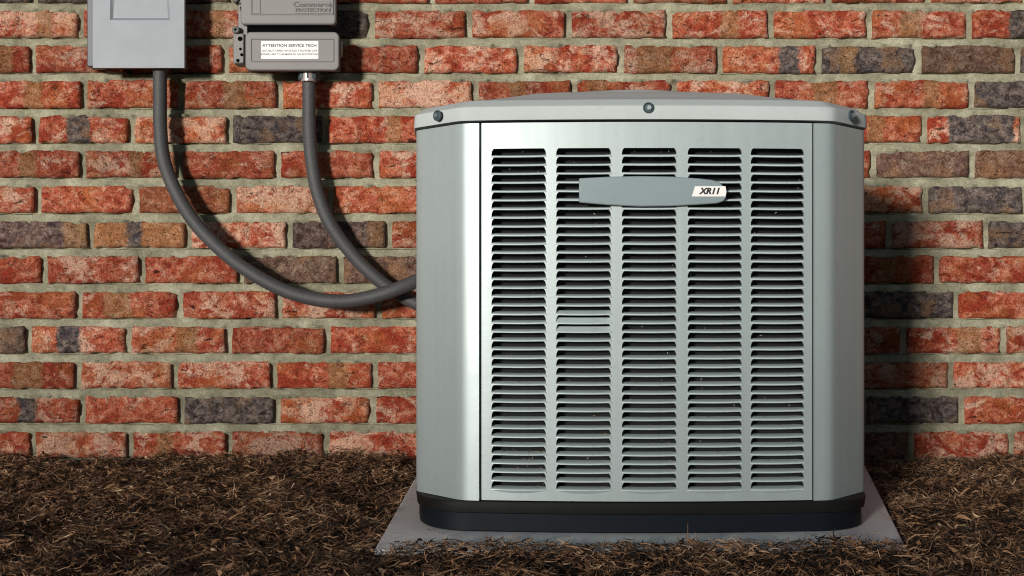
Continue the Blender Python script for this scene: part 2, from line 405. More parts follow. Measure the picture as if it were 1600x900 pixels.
# fourteen worn brick meshes, shared
NXB, NZB = 28, 10
def brick_mesh(k):
    u = np.linspace(-1, 1, NXB); v = np.linspace(-1, 1, NZB); U, Vv = np.meshgrid(u, v); hx, hz = .117, .0358
    X = U*hx; Z = Vv*hz; sd = 100+k*7
    ex = np.clip((np.abs(U)-.55)/.45, 0, 1); ez = np.clip((np.abs(Vv)-.3)/.7, 0, 1)
    X = X-np.sign(U)*ex*(fbm(Z*55+9, U*1.3+k, sd, 2))*.0034; Z = Z-np.sign(Vv)*ez*np.clip(fbm(X*42, Vv*1.3+k*3, sd+3, 3)*1.7-.45, 0, 2)*.0050
    Y = (fbm(X*40, Z*55, sd+5, 3)-.5)*.0055
    gouge = np.clip(fbm(X*34+4, Z*46, sd+9, 3)-.57, 0, 1)*.045; Y = Y+gouge
    border = (np.abs(U) > .999) | (np.abs(Vv) > .999); Y = np.where(border, Y+.0024+.0022*fbm(X*60, Z*60, sd+12, 2), Y)
    V = np.stack([X, Y, Z], -1).reshape(-1, 3)
    idx = np.arange(NXB*NZB).reshape(NZB, NXB)
    loop = list(idx[0, :])+list(idx[1:, -1])+list(idx[-1, -2::-1])+list(idx[-2:0:-1, 0])
    back = V[loop].copy(); back[:, 1] = .032; b0 = len(V); V = np.concatenate([V, back]); n = len(loop)
    Q = grid_quads(NXB, NZB); Q2 = np.array([[loop[i], b0+i, b0+(i+1) % n, loop[(i+1) % n]] for i in range(n)])
    return fast_mesh('brick_%d' % k if k else 'brick', V, np.concatenate([Q, Q2]), M_BRICK)
BM = [brick_mesh(k) for k in range(14)]
# (row, pixel inside) -> dark, tan, tan band centre/width, dark band centre/width
SPEC = {
 (0, 550): dict(dark=1.), (0, 1580): dict(bd=(.35, .62)), (0, 1290): dict(), (0, 1120): dict(bt=(.2, .22)), (0, 1440): dict(bt=(-.2, .25)), (0, 340): dict(bt=(-.1,.2)),
 (1, 1200): dict(bd=(.42, .25)), (1, 1360): dict(dark=1., bt=(-.45, .2)), (1, 1500): dict(dark=.9, tan=.25), (1, 1620): dict(dark=1.), (1, 1040): dict(bt=(-.35, .4)), (1, 280): dict(bd=(.0,.15)),
 (2, 1280): dict(bt=(.05, .3)), (2, 820): dict(bt=(-.15, .22)), (2, 1600): dict(dark=1.), (2, 980): dict(bt=(-.6, .25)), (2, 60): dict(bt=(-.0, .22)), (2, 360): dict(bt=(.1, .28)), (2, 510): dict(),
 (3, 130): dict(bd=(-.1, .28)), (3, 420): dict(dark=1.), (3, 1520): dict(bd=(.15, .75)), (3, 1400): dict(bt=(.0, .2)),
 (4, 60): dict(bt=(-.1, .22)), (4, 200): dict(bt=(.1, .18)), (4, 1440): dict(dark=.85, tan=.15), (4, 1600): dict(dark=.8, tan=.35),
 (5, 1520): dict(dark=1.), (5, 10): dict(), (5, 440): dict(tan=.15), (5, 300): dict(tan=.35),
 (6, 60): dict(dark=.9, bt=(.8, .35)), (6, 200): dict(tan=.75, bd=(-.1, .2)), (6, 520): dict(dark=.9, bt=(.8, .2)), (6, 1600): dict(dark=1.),
 (7, 450): dict(dark=.95, tan=.25), (7, 600): dict(dark=.9, tan=.2), (8, 1420): dict(dark=1.), (8, 200): dict(bt=(-.25, .32)),
 (9, 0): dict(dark=.95, tan=.2), (9, 120): dict(bd=(-.2, .28)), (9, 280): dict(bt=(.2, .25)), (9, 1490): dict(bt=(.3, .3)),
 (10, 60): dict(bt=(-.0, .35)), (10, 190): dict(tan=.2), (10, 500): dict(bt=(.3, .25)), (10, 1400): dict(tan=.2),
 (11, 60): dict(bd=(-.1, .22)), (11, 350): dict(dark=1.), (11, 1430): dict(dark=1.), (12, 1350): dict(dark=.7), (-1, 500): dict(tan=.3), (-1, 1000): dict(tan=.3)}
ZBOT = []
nb = 0
for row in range(-2, 13):
    js = full_joints(row); zt = row_top(row); zc = zt-BH/2
    for a, b_ in zip(js[:-1], js[1:]):
        x0, x1 = PX(a, WALL)+.0076, PX(b_, WALL)-.0076; xc = (x0+x1)/2; nb += 1
        o = link('brick', BM[(nb*5+row*3) % 14], wall, (xc, random.uniform(-.0015, .0015), zc+random.uniform(-.0008, .0008)))
        o.scale = ((x1-x0)/2/.117*(1 if nb % 2 else 1), 1, random.uniform(.985, 1.02)); o.rotation_euler = (0, R(random.uniform(-.25, .25)), R(random.uniform(-.35, .35)))
        if random.random() < .5: o.rotation_euler[1] += math.pi        # turned end for end
        flip = abs(o.rotation_euler[1]) > 2
        sp = None
        for (rw, p), s_ in SPEC.items():
            if rw == row and a < p < b_: sp = s_
        if sp is None:
            sp = {}; q = random.random()
            if a < -60 or b_ > 1660 or row < 0:
                if q < .12: sp = dict(dark=1.)
                elif q < .22: sp = dict(bd=(random.uniform(-.5, .5), .25))
            if q > .86: sp = dict(bt=(random.uniform(-.5, .5), .2))
        sg = -1 if flip else 1
        o['dark'] = float(sp.get('dark', 0)); o['tan'] = float(sp.get('tan', 0))
        bt = sp.get('bt', (0, -1)); bd = sp.get('bd', (0, -1))
        o['band_tan'] = float(bt[0]*sg); o['band_tan_w'] = float(bt[1]); o['band_dark'] = float(bd[0]*sg); o['band_dark_w'] = float(bd[1])
# mortar with weathered joints: recessed just under each course
XA, XB = PX(-200, WALL), PX(1800, WALL); xg = np.arange(XA, XB, .004)
fr = [-.10, -.06, -.03, -.015, .0, .012, .03, .05, .075, .10, .14, .17, .195, .215, .30, .55, .80]     # fractions of a pitch below a course's underside
zl = []; ph = []
for row in range(-3, 14):
    zb = row_top(row)-BH
    for f in fr: zl.append(zb-f*PITCH); ph.append(f)
zl = np.array(zl); ph = np.array(ph); o_ = np.argsort(-zl); zl = zl[o_]; ph = ph[o_]
Xg, Zg = np.meshgrid(xg, zl); PH = np.broadcast_to(ph[:, None], Xg.shape)
Yg = .0052+(fbm(Xg*45, Zg*70, 41)-.5)*.0030+(fbm(Xg*160, Zg*200, 43, 2)-.5)*.0016
cre = np.clip(fbm(Xg*16, np.floor(Zg/PITCH)*3.7, 47, 3)*3.4-1.15, 0, 1); near = (PH > -.075) & (PH < .006)
Yg = Yg+np.where(near, cre*.020, 0)
lip = np.clip(fbm(Xg*30, np.floor(Zg/PITCH)*5.1+9, 53, 3)-.56, 0, 1)*.055; Yg = Yg-np.where((PH > .14) & (PH < .25), lip, 0)
Yg = np.where((PH > .28) | (PH < -.05), .016, Yg)
Zg = Zg+(fbm(Xg*35, Zg*20, 59, 3)-.5)*.003
me = fast_mesh('mortar', np.stack([Xg, Yg, Zg], -1).reshape(-1, 3), grid_quads(len(xg), len(zl))[:, ::-1], M_MORTAR)
link('mortar', me, wall)
# the wall goes on to both sides and above: plain courses, joined
mb = MB(); ztop = 2.7; core = MB(); core.box(-4.6, 4.8, .03, .22, -.15, ztop+.0); core.obj('wall_core', M_MORTAR, wall, smooth=False)
mo = MB(); zmax = zl.max(); zmin = zl.min()
mo.box(-4.6, XA, .006, .031, -.15, ztop); mo.box(XB-.004, 4.8, .006, .031, -.15, ztop); mo.box(XA, XB-.004, .006, .031, zmax, ztop); mo.obj('mortar', M_MORTAR, wall, smooth=False)
row = 12
while row_top(row) < ztop:
    zt = row_top(row); js = full_joints(row) if row >= -2 else [PX(0, 1)*0+a for a in np.arange(-180+78*(row % 2), 1900, 155.5)]
    lo, hi = js[0], js[-1]; px = lo
    def bk(a, b_):
        x0, x1 = PX(a, WALL)+.0076, PX(b_, WALL)-.0076
        mb.box(x0, x1, random.uniform(-.001, .001), .031, zt-BH, zt)
    a = lo
    while PX(a, WALL) > -4.5: bk(a-155.5, a); a -= 155.5
    a = hi
    while PX(a, WALL) < 4.6: bk(a, a+155.5); a += 155.5
    if row < -2:
        for p, q in zip(js[:-1], js[1:]): bk(p, q)
    row -= 1
o = mb.obj('brick_courses', M_BRICK, wall, smooth=False); tag(o, kind='stuff')
for k in ('dark', 'tan', 'band_tan', 'band_dark'): o[k] = 0.0
o['band_tan_w'] = -1.0; o['band_dark_w'] = -1.0

# ------------------------------------------------------------------ text
def text_mesh(s, size, mat, shear=0, offset=0, ext=.0003, align='CENTER', name='lettering', sx=1.0):
    cu = bpy.data.curves.new(name, 'FONT'); cu.body = s; cu.size = size; cu.shear = shear; cu.offset = offset; cu.extrude = ext
    cu.align_x = align; cu.align_y = 'CENTER'; cu.resolution_u = 3
    o = bpy.data.objects.new(name, cu); COL.objects.link(o); dg = bpy.context.evaluated_depsgraph_get()
    me = bpy.data.meshes.new_from_object(o.evaluated_get(dg)); bpy.data.objects.remove(o)
    me.transform(Matrix.Rotation(R(90), 4, 'X') @ Matrix.Diagonal((sx, 1, 1, 1))); me.materials.clear(); me.materials.append(mat); me.name = name
    return me

# ------------------------------------------------------------------ air conditioner
ACX, ACY, HD = .24, 2.30, .42                   # front centre; half depth
ac = empty('air_conditioner', (ACX, ACY, 0))
tag(ac, 'square grey outdoor air conditioner with louvred panels and a black base on the concrete pad', 'air conditioner')
def zz(py): return CAMZ-(py-450)/884.0
def lx(px): return (px-800)/884.0-ACX
def bow(x): return .2*x*x
Z_B, Z_T = zz(785), zz(190.5)
CORN = [(.2988, bow(.2988)), (.316, .0215), (.326, .024), (.333, .0285), (.341, .036), (.400, .106), (.4085, .1155), (.4140, .1225), (.4175, .129), (.4190, .136)]
CORN_R = []
for i in range(14):
    t = i/13; a, b_, c = (.2985, bow(.2985)), (.404, .020), (.4165, .136)
    CORN_R.append(tuple((1-t)**2*a[k]+2*t*(1-t)*b_[k]+t*t*c[k] for k in (0, 1)))
def outline(nb_=9, ns=7, CORN=CORN):
    """closed loop, counter-clockwise seen from above starting at the front left"""
    q = []
    fr_ = [(-.2985+.597*i/nb_) for i in range(nb_+1)]
    q += [(x, bow(x)) for x in fr_[:-1]]
    q += CORN
    sd = [(.4190+.0095*(1-(2*i/ns-1)**2), .136+(2*HD-.272)*i/ns) for i in range(1, ns)]
    q += sd
    q += [(x, 2*HD-y) for x, y in CORN[::-1]]
    q += [(-x, 2*HD-bow(x)) for x in fr_[1:-1]]
    q += [(-x, 2*HD-y) for x, y in CORN]
    q += [(-x, 2*HD-y) for x, y in sd]
    q += [(-x, y) for x, y in CORN[::-1][:-1]]
    return q
OUT = outline(); OUT_R = outline(CORN=CORN_R)
def ringr(d, z):
    s = 1+d/HD; return [(x*s, HD+(y-HD)*s, z) for x, y in OUT_R]
def ring(s, z): return [(x*s, HD+(y-HD)*s, z) for x, y in OUT]
def ringo(d, z): return ring(1+d/HD, z)
# base pan in two tiers
mb = MB(); mb.loft([ringr(-.003, zz(805)), ringr(.0005, zz(803.5)), ringr(.0025, zz(789)), ringr(.001, zz(785.6)), ringr(-.01, zz(785.6))], True, True)
mb.obj('base_pan', M_BASE, ac, ang=50)
mb = MB(); mb.loft([ringr(-.008, .0005), ringr(-.004, .003), ringr(-.0045, zz(805)+.0005)], True, False)
mb.obj('base_skirt', M_BASE2, ac, ang=50)
# dark core seen through the slots: coil with fins
mb = MB(); mb.loft([ringo(-.034, Z_B-.0015), ringo(-.034, Z_T+.002)], True, True); mb.obj('coil', M_BLACK, ac)
mb = MB()
for k in range(1): mb.loft([ringo(-.0165, Z_T-.001), ringo(-.0165, zz(187)+.004)], True, True)
mb.obj('seam_shade', M_GAP, ac)  # black insert: shade of the seam under the cover, put in as colour
# four corner posts
def post(mx, my):
    T = .0012; pts = [(x, y) for x, y in CORN]; mb = MB()
    # stiffening roll along the panel edge, the broad chamfer, then the side return
    o_ = pts; inn = []
    for i, (x, y) in enumerate(pts):
        a = pts[max(i-1, 0)]; b_ = pts[min(i+1, len(pts)-1)]; dx, dy = b_[0]-a[0], b_[1]-a[1]; l = math.hypot(dx, dy); inn.append((x-dy/l*.014, y+dx/l*.014))
    loop = o_+inn[::-1]
    loop = [(x*mx, y if my > 0 else 2*HD-y) for x, y in loop]
    if mx*my < 0: loop = loop[::-1]
    mb.loft([[(x, y, Z_B) for x, y in loop], [(x, y, Z_T) for x, y in loop]])
    o = mb.obj('corner_post', M_CAB, ac, ang=24); return o
for mx, my in ((-1, 1), (1, 1), (1, -1), (-1, -1)): post(mx, my)
# front panel: a sheet with five columns of slots
NR = 39; RP = 13.76/884; ZS = zz(231.0); ZE = ZS-NR*RP
COLX = [lx(p) for p in (810.5, 912, 1014.5, 1117.5, 1217)]; CW = .0972/2
def panel_mesh(wmax, bowf, name):
    mb = MB(); zlev = []; hw = []
    for r in range(NR):
        z0 = ZS-r*RP
        for dz, h in ((0, CW-.0045), (-.0022, CW-.0022), (-.0060, CW-.0006), (-(RP-.0028), CW)):
            zlev.append(z0+dz); hw.append(h)
        if r < NR-1: zlev.append(z0-RP+.0001); hw.append(CW)
    zlev.append(ZE); hw.append(CW)
    def strip(xl, xr, nx):
        rows = []; TH = .007
        n0 = len(mb.v)
        for k, z in enumerate(zlev):
            a, b_ = xl(hw[k]), xr(hw[k]); xs_ = [a+(b_-a)*i/nx for i in range(nx+1)]
            pts = [(xs_[0], bowf(xs_[0])+TH, z)]+[(x, bowf(x), z) for x in xs_]+[(xs_[-1], bowf(xs_[-1])+TH, z)]
            mb.v += pts; rows.append(len(pts))
        m_ = rows[0]
        for k in range(len(zlev)-1):
            for i in range(m_-1):
                a = n0+k*m_+i; mb.f.append((a, a+m_, a+m_+1, a+1))
    W = wmax
    strip(lambda h: -W, lambda h: COLX[0]-h, 2)
    for k in range(4): strip(lambda h, k=k: COLX[k]+h, lambda h, k=k: COLX[k+1]-h, 2)
    strip(lambda h: COLX[4]+h, lambda h: W, 2)
    for (za, zb) in ((Z_T, ZS), (ZE, Z_B+.0015)):
        xs_ = np.linspace(-W, W, 25); n0 = len(mb.v)
        for z in (za, zb):
            mb.v += [(x, bowf(x), z) for x in xs_]
        for i in range(24): mb.f.append((n0+i, n0+25+i, n0+26+i, n0+i+1))
        zed = zb if za > .5 else za; n1 = len(mb.v)                      # folded edge into the slots
        mb.v += [(x, bowf(x), zed) for x in xs_]+[(x, bowf(x)+.005, zed) for x in xs_]
        for i in range(24): mb.f.append((n1+i, n1+25+i, n1+26+i, n1+i+1))
    for s_ in (-1, 1):                                                    # folded side flanges
        n0 = len(mb.v); mb.v += [(s_*W, bowf(W), Z_T), (s_*W, bowf(W), Z_B+.0015), (s_*W, bowf(W)+.012, Z_B+.0015), (s_*W, bowf(W)+.012, Z_T)]; mb.f.append((n0, n0+1, n0+2, n0+3))
    return mb.me(name, M_CAB, True, 25)
PW = .2943
front = link('louvre_panel', panel_mesh(PW, bow, 'louvre_panel'), ac)
def slat_mesh(kind=0):
    rise, dep = (.0060, .019) if kind == 0 else ((.0112, .012) if kind == 1 else (.0082, .015))
    prof = [(-.0004, .0001), (-.0016, .0010), (-.0014, .0022), (.0002, .0032), (dep*.5, .0030+(rise-.0024)*.45), (dep, rise), (dep, rise-.0010), (dep*.5, .0018+(rise-.0024)*.45), (.0010, .0012)]
    NXs = 10; rings = []
    for i in range(NXs+1):
        u = -1+2*i/NXs; s_ = (1-u*u)
        e = 1 if abs(u) < .99 else .6
        rings.append([(u*(CW+.0004), y*e-.0016*s_, z-.0007*s_*(1 if z < .004 else .3)) for y, z in prof])
    mb = MB(); mb.loft(rings); return mb.me('slat', M_SLAT, True, 50)
SL = [slat_mesh(0), slat_mesh(1), slat_mesh(2)]
for c_, xc in enumerate(COLX):
    for r in range(NR):
        k = 0
        if c_ == 1 and r in (19, 20): k = 1
        elif c_ == 1 and r == 18: k = 2
        o = link('slat', SL[k], ac, (xc, bow(xc)+random.uniform(-.0002, .0002), ZS-(r+1)*RP+random.uniform(-.00015, .00015)),
                 (R(random.uniform(-1.6, 1.6)), R(random.uniform(-.06, .06)), math.atan(.4*xc)))
        if k == 1: tag(o, 'bent louvre slat catching the light in the second column')
# pressed crescents under the lowest row
mb = MB()
for xc in COLX:
    for i in range(12):
        u0, u1 = -1+i/6, -1+(i+1)/6; n0 = len(mb.v)
        for u in (u0, u1):
            x = xc+u*CW; d = .0050*(1-u*u)
            mb.v += [(x, bow(x)-.0016*(1-u*u)-.0004, ZE+.0004), (x, bow(x)-.0004, ZE-d)]
        mb.f.append((n0, n0+1, n0+3, n0+2))
mb.obj('pressed_rim', M_CAB, ac)
# side and rear louvred panels (turned away from the photograph): the same sheets with their slots joined
def side_bow(x): return -.0008+.165*x*x
pm = panel_mesh(.282, side_bow, 'side_louvre_panel')
def slats_joined():
    V = []; Fc = []
    for xc in COLX:
        for r in range(NR):
            z0 = ZS-(r+1)*RP; n0 = len(V); y = side_bow(xc)
            V += [(xc-CW, y-.001, z0), (xc+CW, y-.001, z0), (xc+CW, y, z0+.003), (xc-CW, y, z0+.003), (xc+CW, y+.017, z0+.0085), (xc-CW, y+.017, z0+.0085)]
            Fc += [(n0, n0+1, n0+2, n0+3), (n0+3, n0+2, n0+4, n0+5)]
    return mesh('joined_slats', V, Fc, M_SLAT, False)
sj = slats_joined()
for (loc, rz) in (((.4285, HD, 0), 90), ((-.4285, HD, 0), -90), ((0, 2*HD, 0), 180)):
    p = link('louvre_panel', pm, ac, loc, (0, 0, R(rz))); s_ = link('slat_rows', sj, p); tag(s_, kind='stuff')
# top cover
mb = MB()
mb.loft([ringo(-.004, zz(187)), ringo(.0035, zz(187)+.0006), ringo(.0042, zz(187)+.003), ringo(.0030, zz(165.5)), ringo(.0004, zz(163.2)), ringo(-.0030, zz(162)), ringo(-.0125, .7700), ringo(-.018, .7722),
         ringo(-.040, .7755), ringo(-.075, .7835), ringo(-.115, .7928), ringo(-.17, .8065), ringo(-.22, .8155)], True, False)
# round opening
seg = len(OUT)
o0 = ringo(-.22, .8155); cr_ = []
for (x, y, z) in o0:
    a = math.atan2(y-HD, x); cr_.append((.180*math.cos(a), HD+.180*math.sin(a), .8225))
cr2 = [(x*.99, HD+(y-HD)*.99, .79) for x, y, z in cr_]
mb.loft([o0, cr_, cr2], False, False)
mb.obj('top_cover', M_CAP, ac, ang=30)
mb = MB()
for i in range(12):
    rr = .178-i*.0145
    pts = [Vector((rr*math.cos(2*math.pi*k/40), HD+rr*math.sin(2*math.pi*k/40), .8215)) for k in range(41)]
    mb.tube(pts, .0016, 6, False)
for k in range(8):
    a = math.pi*k/8; mb.tube([Vector((.179*math.cos(a), HD+.179*math.sin(a), .8195)), Vector((-.179*math.cos(a), HD-.179*math.sin(a), .8195))], .002, 6)
mb.obj('fan_guard', M_BASE, ac)
mb = MB(); mb.lathe([(.055, 0), (.055, .07), (.04, .075)], (0, HD, .72), 'z', 24, True); motor = mb.obj('fan', M_BASE, ac)
for k in range(3):
    a0 = k*2.094; mb = MB(); V = []
    for i in range(6):
        t = a0+i*.16; V += [(.05*math.cos(t), HD+.05*math.sin(t), .742+i*.006), (.165*math.cos(t), HD+.165*math.sin(t), .742+i*.006)]
    mb.add(V, [(2*i, 2*i+1, 2*i+3, 2*i+2) for i in range(5)]); mb.obj('fan_blade', M_BASE, motor)
# bolts on the rim
def bolt(px, py, nx, y, dx=0):
    e = MB(); a = math.atan2(nx, 1)
    e.lathe([(.0100, .0015), (.0096, -.0012), (.0084, -.0020), (.0074, -.0012), (.0068, .0)], (0, 0, 0), 'y', 24, False, True)  # dark ring whose colour stands in for the shade of a recess
    o = e.obj('bolt', M_DARK, ac, (lx(px)+dx, y, zz(py)-.001)); o.rotation_euler = (0, 0, a)
    h = MB(); h.lathe([(.0050, .0), (.0050, -.0036), (.0040, -.0048)], (0.0006, 0, .0002), 'y', 6, False, True); q = h.obj('bolt_head', M_BOLT, o, smooth=False)
bolt(1013, 168, 0, -.0045)
def corner_bolt(s_):
    x, y = .372, .0595; o_x = s_*(x+.0022); e = MB()
    e.lathe([(.0100, .0015), (.0096, -.0012), (.0084, -.0020), (.0074, -.0012), (.0068, .0)], (0, 0, 0), 'y', 24, False, True)  # same dark-coloured ring in place of a shaded dimple
    o = e.obj('bolt', M_DARK, ac, (s_*(x+.0035), y-.0035, zz(163)-.0125)); o.rotation_euler = (0, 0, s_*R(42.5))
    h = MB(); h.lathe([(.0050, .0), (.0050, -.0036), (.0040, -.0048)], (0.0006, 0, .0002), 'y', 6, False, True); h.obj('bolt_head', M_BOLT, o, smooth=False)
corner_bolt(-1); corner_bolt(1)
# nameplate
np_px = [(905, 316), (905, 278.5), (950, 276), (1000, 275), (1050, 275.8), (1090, 278.5), (1113, 281), (1124, 284.5), (1131, 291), (1135, 300), (1134.5, 309), (1130, 314.5), (1120, 317.5), (1090, 319.5), (1050, 321.7), (1000, 322.3), (950, 320)]
f_ = (2.30-.013)/2.30
poly = [(((px-800)/884)*f_-ACX, (CAMZ-(py-450)/884*f_)) for px, py in np_px][::-1]
mb = MB(); mb.prism(poly, -.013, -.001); plate = mb.obj('nameplate', M_PLATE, ac, bev=.0015, ang=60)
lp = [(1081, 307.0), (1133.5, 307.0), (1135.0, 300), (1133.5, 291.0), (1086, 291.0)]
poly = [(((px-800)/884)*f_-ACX, (CAMZ-(py-450)/884*f_)) for px, py in lp]
mb = MB(); mb.prism(poly, -.0138, -.012); mb.obj('label', M_WHITE, plate, smooth=False)
tm = text_mesh('XR11', .0148, M_INK, .28, .00075, .0002, sx=1.02); link('lettering', tm, plate, (((1108.5-800)/884)*f_-ACX, -.0141, CAMZ-(299.0-450)/884*f_))
# little bits of litter caught in the slots
lr = np.random.default_rng(5); pts = []
for k in range(70):
    c_ = lr.integers(0, 5); r = int(38-lr.gamma(1.6, 7)) if lr.random() < .7 else int(lr.integers(0, 39)); r = max(0, min(38, r))
    x = COLX[c_]+lr.uniform(-.043, .043); pts.append((x, bow(x)+lr.uniform(.004, .014), ZS-(r+1)*RP+lr.uniform(.0052, .0082)))
for k in range(30):
    x = COLX[0]+lr.uniform(-.01, .045); r = int(lr.integers(34, 39)); pts.append((x, bow(x)+lr.uniform(.006, .014), ZS-(r+1)*RP+lr.uniform(.006, .011)))
pts = np.array(pts); V, Q = strands(pts[:, 0], pts[:, 1], pts[:, 2], lr.uniform(.003, .011, len(pts)), lr.uniform(.0008, .0016, len(pts)), 5, .3)
tag(link('litter', fast_mesh('litter', V, Q, M_MULCH, False), ac), kind='stuff')
pts = []
for k in range(90):
    c_ = lr.integers(0, 5); r = int(lr.integers(0, 39)); x = COLX[c_]+lr.uniform(-.043, .043); pts.append((x, bow(x)+lr.uniform(.004, .016), ZS-(r+1)*RP+lr.uniform(.0045, .011)))
pts = np.array(pts); V, Q = strands(pts[:, 0], pts[:, 1], pts[:, 2], lr.uniform(.0015, .005, len(pts)), lr.uniform(.0006, .0013, len(pts)), 6, .8)
tag(link('lint', fast_mesh('lint', V, Q, M_LINT, False), ac), kind='stuff')

# ------------------------------------------------------------------ disconnect switch box, upper left
D1 = 3.205
sb = empty('switch_box', (PX(212, WALL), WALL, PZ(40, WALL))); ox, oy, oz = sb.location
def rel(px, py, d): p = P(px, py, d); return p.x-ox, p.z-oz
tag(sb, 'blue-grey metal switch box with a recessed front on the upper left of the wall', 'electrical box')
x0, z0 = rel(145, 106, D1); x1, _ = rel(288, 106, D1); ztop_ = rel(0, -120, D1)[1]
yb = D1-oy
mb = MB(); mb.box(x0+.006, x1-.034, yb+.018, -.004, z0+.022, ztop_-.005); mb.obj('body', M_SWITCH, sb, bev=.002)
mb = MB(); hx0, _ = rel(136.0, 0, D1+.03); mb.box(hx0, x0+.0055, yb+.03, -.006, z0+.009, ztop_-.004); mb.obj('side_strip', M_SWITCHD, sb, bev=.002)  # left side of the box, in a darker tone than the cover
# cover with a pressed recess, as one shell
(r0, rz0), (r1, _) = rel(176, 29, D1), rel(262, 29, D1); (q0, qz0), (q1, _) = rel(171.5, 31.5, D1), rel(266, 31.5, D1); rt0, _ = rel(180, 0, D1); rt1, _ = rel(259, 0, D1)
zt = rel(0, -40, D1)[1]
mb = MB(); Yf = yb
o4 = [(x0, Yf, z0), (x1, Yf, z0), (x1, Yf, ztop_), (x0, Yf, ztop_)]
a4 = [(q0, Yf, qz0), (q1, Yf, qz0), (q1-.003, Yf, zt+.004), (q0+.003, Yf, zt+.004)]; b4 = [(r0, Yf+.0045, rz0+.002), (r1, Yf+.0045, rz0+.002), (rt1-.002, Yf+.0035, zt), (rt0+.002, Yf+.0035, zt)]
back = [(x, Yf+.018, z) for x, y, z in o4]
mb.loft([back, o4, a4, b4], False, True)
cv = mb.obj('cover', M_SWITCH, sb, smooth=False)
mb = MB(); mb.lathe([(.020, 0), (.020, -.008), (.017, -.010)], (0, 0, 0), 'z', 20, True)
p = P(250, 108, 3.245); mb.obj('conduit_hub', M_UTILD, sb, (p.x-ox, p.y-oy, z0+.0065))

# ------------------------------------------------------------------ plastic utility box
D2 = 3.195
ub = empty('utility_box', (PX(453, WALL), WALL, PZ(50, WALL))); ux, uy, uz = ub.location
tag(ub, 'grey plastic utility box with two rounded covers and a white warning label', 'utility box')
def ur(px, py, d): p = P(px, py, d); return p.x-ux, p.z-uz
def slab(name, a, b_, d, depth, r, mat, parent, bev=.004, seg=3):
    (x0, z0), (x1, z1) = ur(a[0], b_[1], d), ur(b_[0], a[1], d)
    mb = MB(); mb.prism(rrect(x0, x1, z0, z1, r), d-uy, d-uy+depth); return bevel(link(name, mb.me(name, mat, True, 50), parent), bev, seg)
body = slab('body', (372, -150), (507, 96), 3.215, .083, .006, M_UTIL, ub, .002)
mb = MB(); (xa, za), (xb, zb) = ur(386, 52.0, 3.212), ur(515, 35, 3.212); mb.box(xa, xb, 3.2128-uy, 3.2178-uy, za, zb); mb.obj('gap_shade', M_GAP, ub, smooth=False)  # black box between the covers; the gap's shade is its colour
up = slab('upper_cover', (375.5, -150), (525, 38.5), D2, .024, .010, M_UTIL, ub, .005, 4)
lo = slab('lower_cover', (383, 49.5), (530, 110), D2, .024, .014, M_UTIL, ub, .004, 4)
def frame_ridge(parent, a, b_, d, t, h, mat=M_UTIL, name='raised_frame'):
    (x0, z0), (x1, z1) = ur(a[0], b_[1], d), ur(b_[0], a[1], d); y0 = d-uy-h; y1 = d-uy+.001
    mb = MB(); mb.box(x0, x1, y0, y1, z1-t, z1); mb.box(x0, x1, y0, y1, z0, z0+t); mb.box(x0, x0+t, y0, y1, z0+t, z1-t); mb.box(x1-t, x1, y0, y1, z0+t, z1-t)
    o = mb.obj(name, mat, parent, smooth=False); return bevel(o, .0008, 1)
frame_ridge(lo, (392, 60.5), (522, 97), D2, .0022, .0022)
frame_ridge(up, (392, -60), (521, 23.5), D2, .0030, .0025)
frame_ridge(up, (392, -60), (407, 22.0), D2, .0016, .0014)
mb = MB(); (xa, za), (xb, zb) = ur(461, 21.0, D2), ur(517, 2, D2); mb.box(xa, xb, D2-uy-.0012, D2-uy+.001, za, zb); bevel(mb.obj('raised_panel', M_UTIL, up, smooth=False), .0008, 1)
tx, tz = ur(489, 7.5, D2); link('embossed_lettering', text_mesh('Commerce', .0168, M_UTILD, 0, .0004, .0009, sx=1.25), up, (tx, D2-uy-.0018, tz))
tx, tz = ur(489, 16.0, D2); link('embossed_lettering', text_mesh('PROTECTION', .0110, M_UTILD, 0, .0003, .0009, sx=1.25), up, (tx, D2-uy-.0018, tz))
(xa, za), (xb, zb) = ur(408, 92, D2), ur(497.5, 64, D2); mb = MB(); mb.box(xa, xb, D2-uy-.0007, D2-uy+.001, za, zb); mb.obj('label', M_WHITE, lo, smooth=False)
for (s_, py, sz, sx, mt, of) in (('ATTENTION SERVICE TECH', 71.3, .0098, 1.10, M_INK, .00025), ('DO NOT OPEN WITHOUT POWER OFF', 79.5, .0068, 1.13, M_INK2, .0001), ('REPAIRS ARE TO BE MADE BY AN ELECTRICIAN', 85.0, .0062, 1.07, M_INK2, .0001)):
    tx, tz = ur(452.5, py, D2); link('lettering', text_mesh(s_, sz, mt, 0, of, .0001, sx=sx), lo, (tx, D2-uy-.0009, tz))
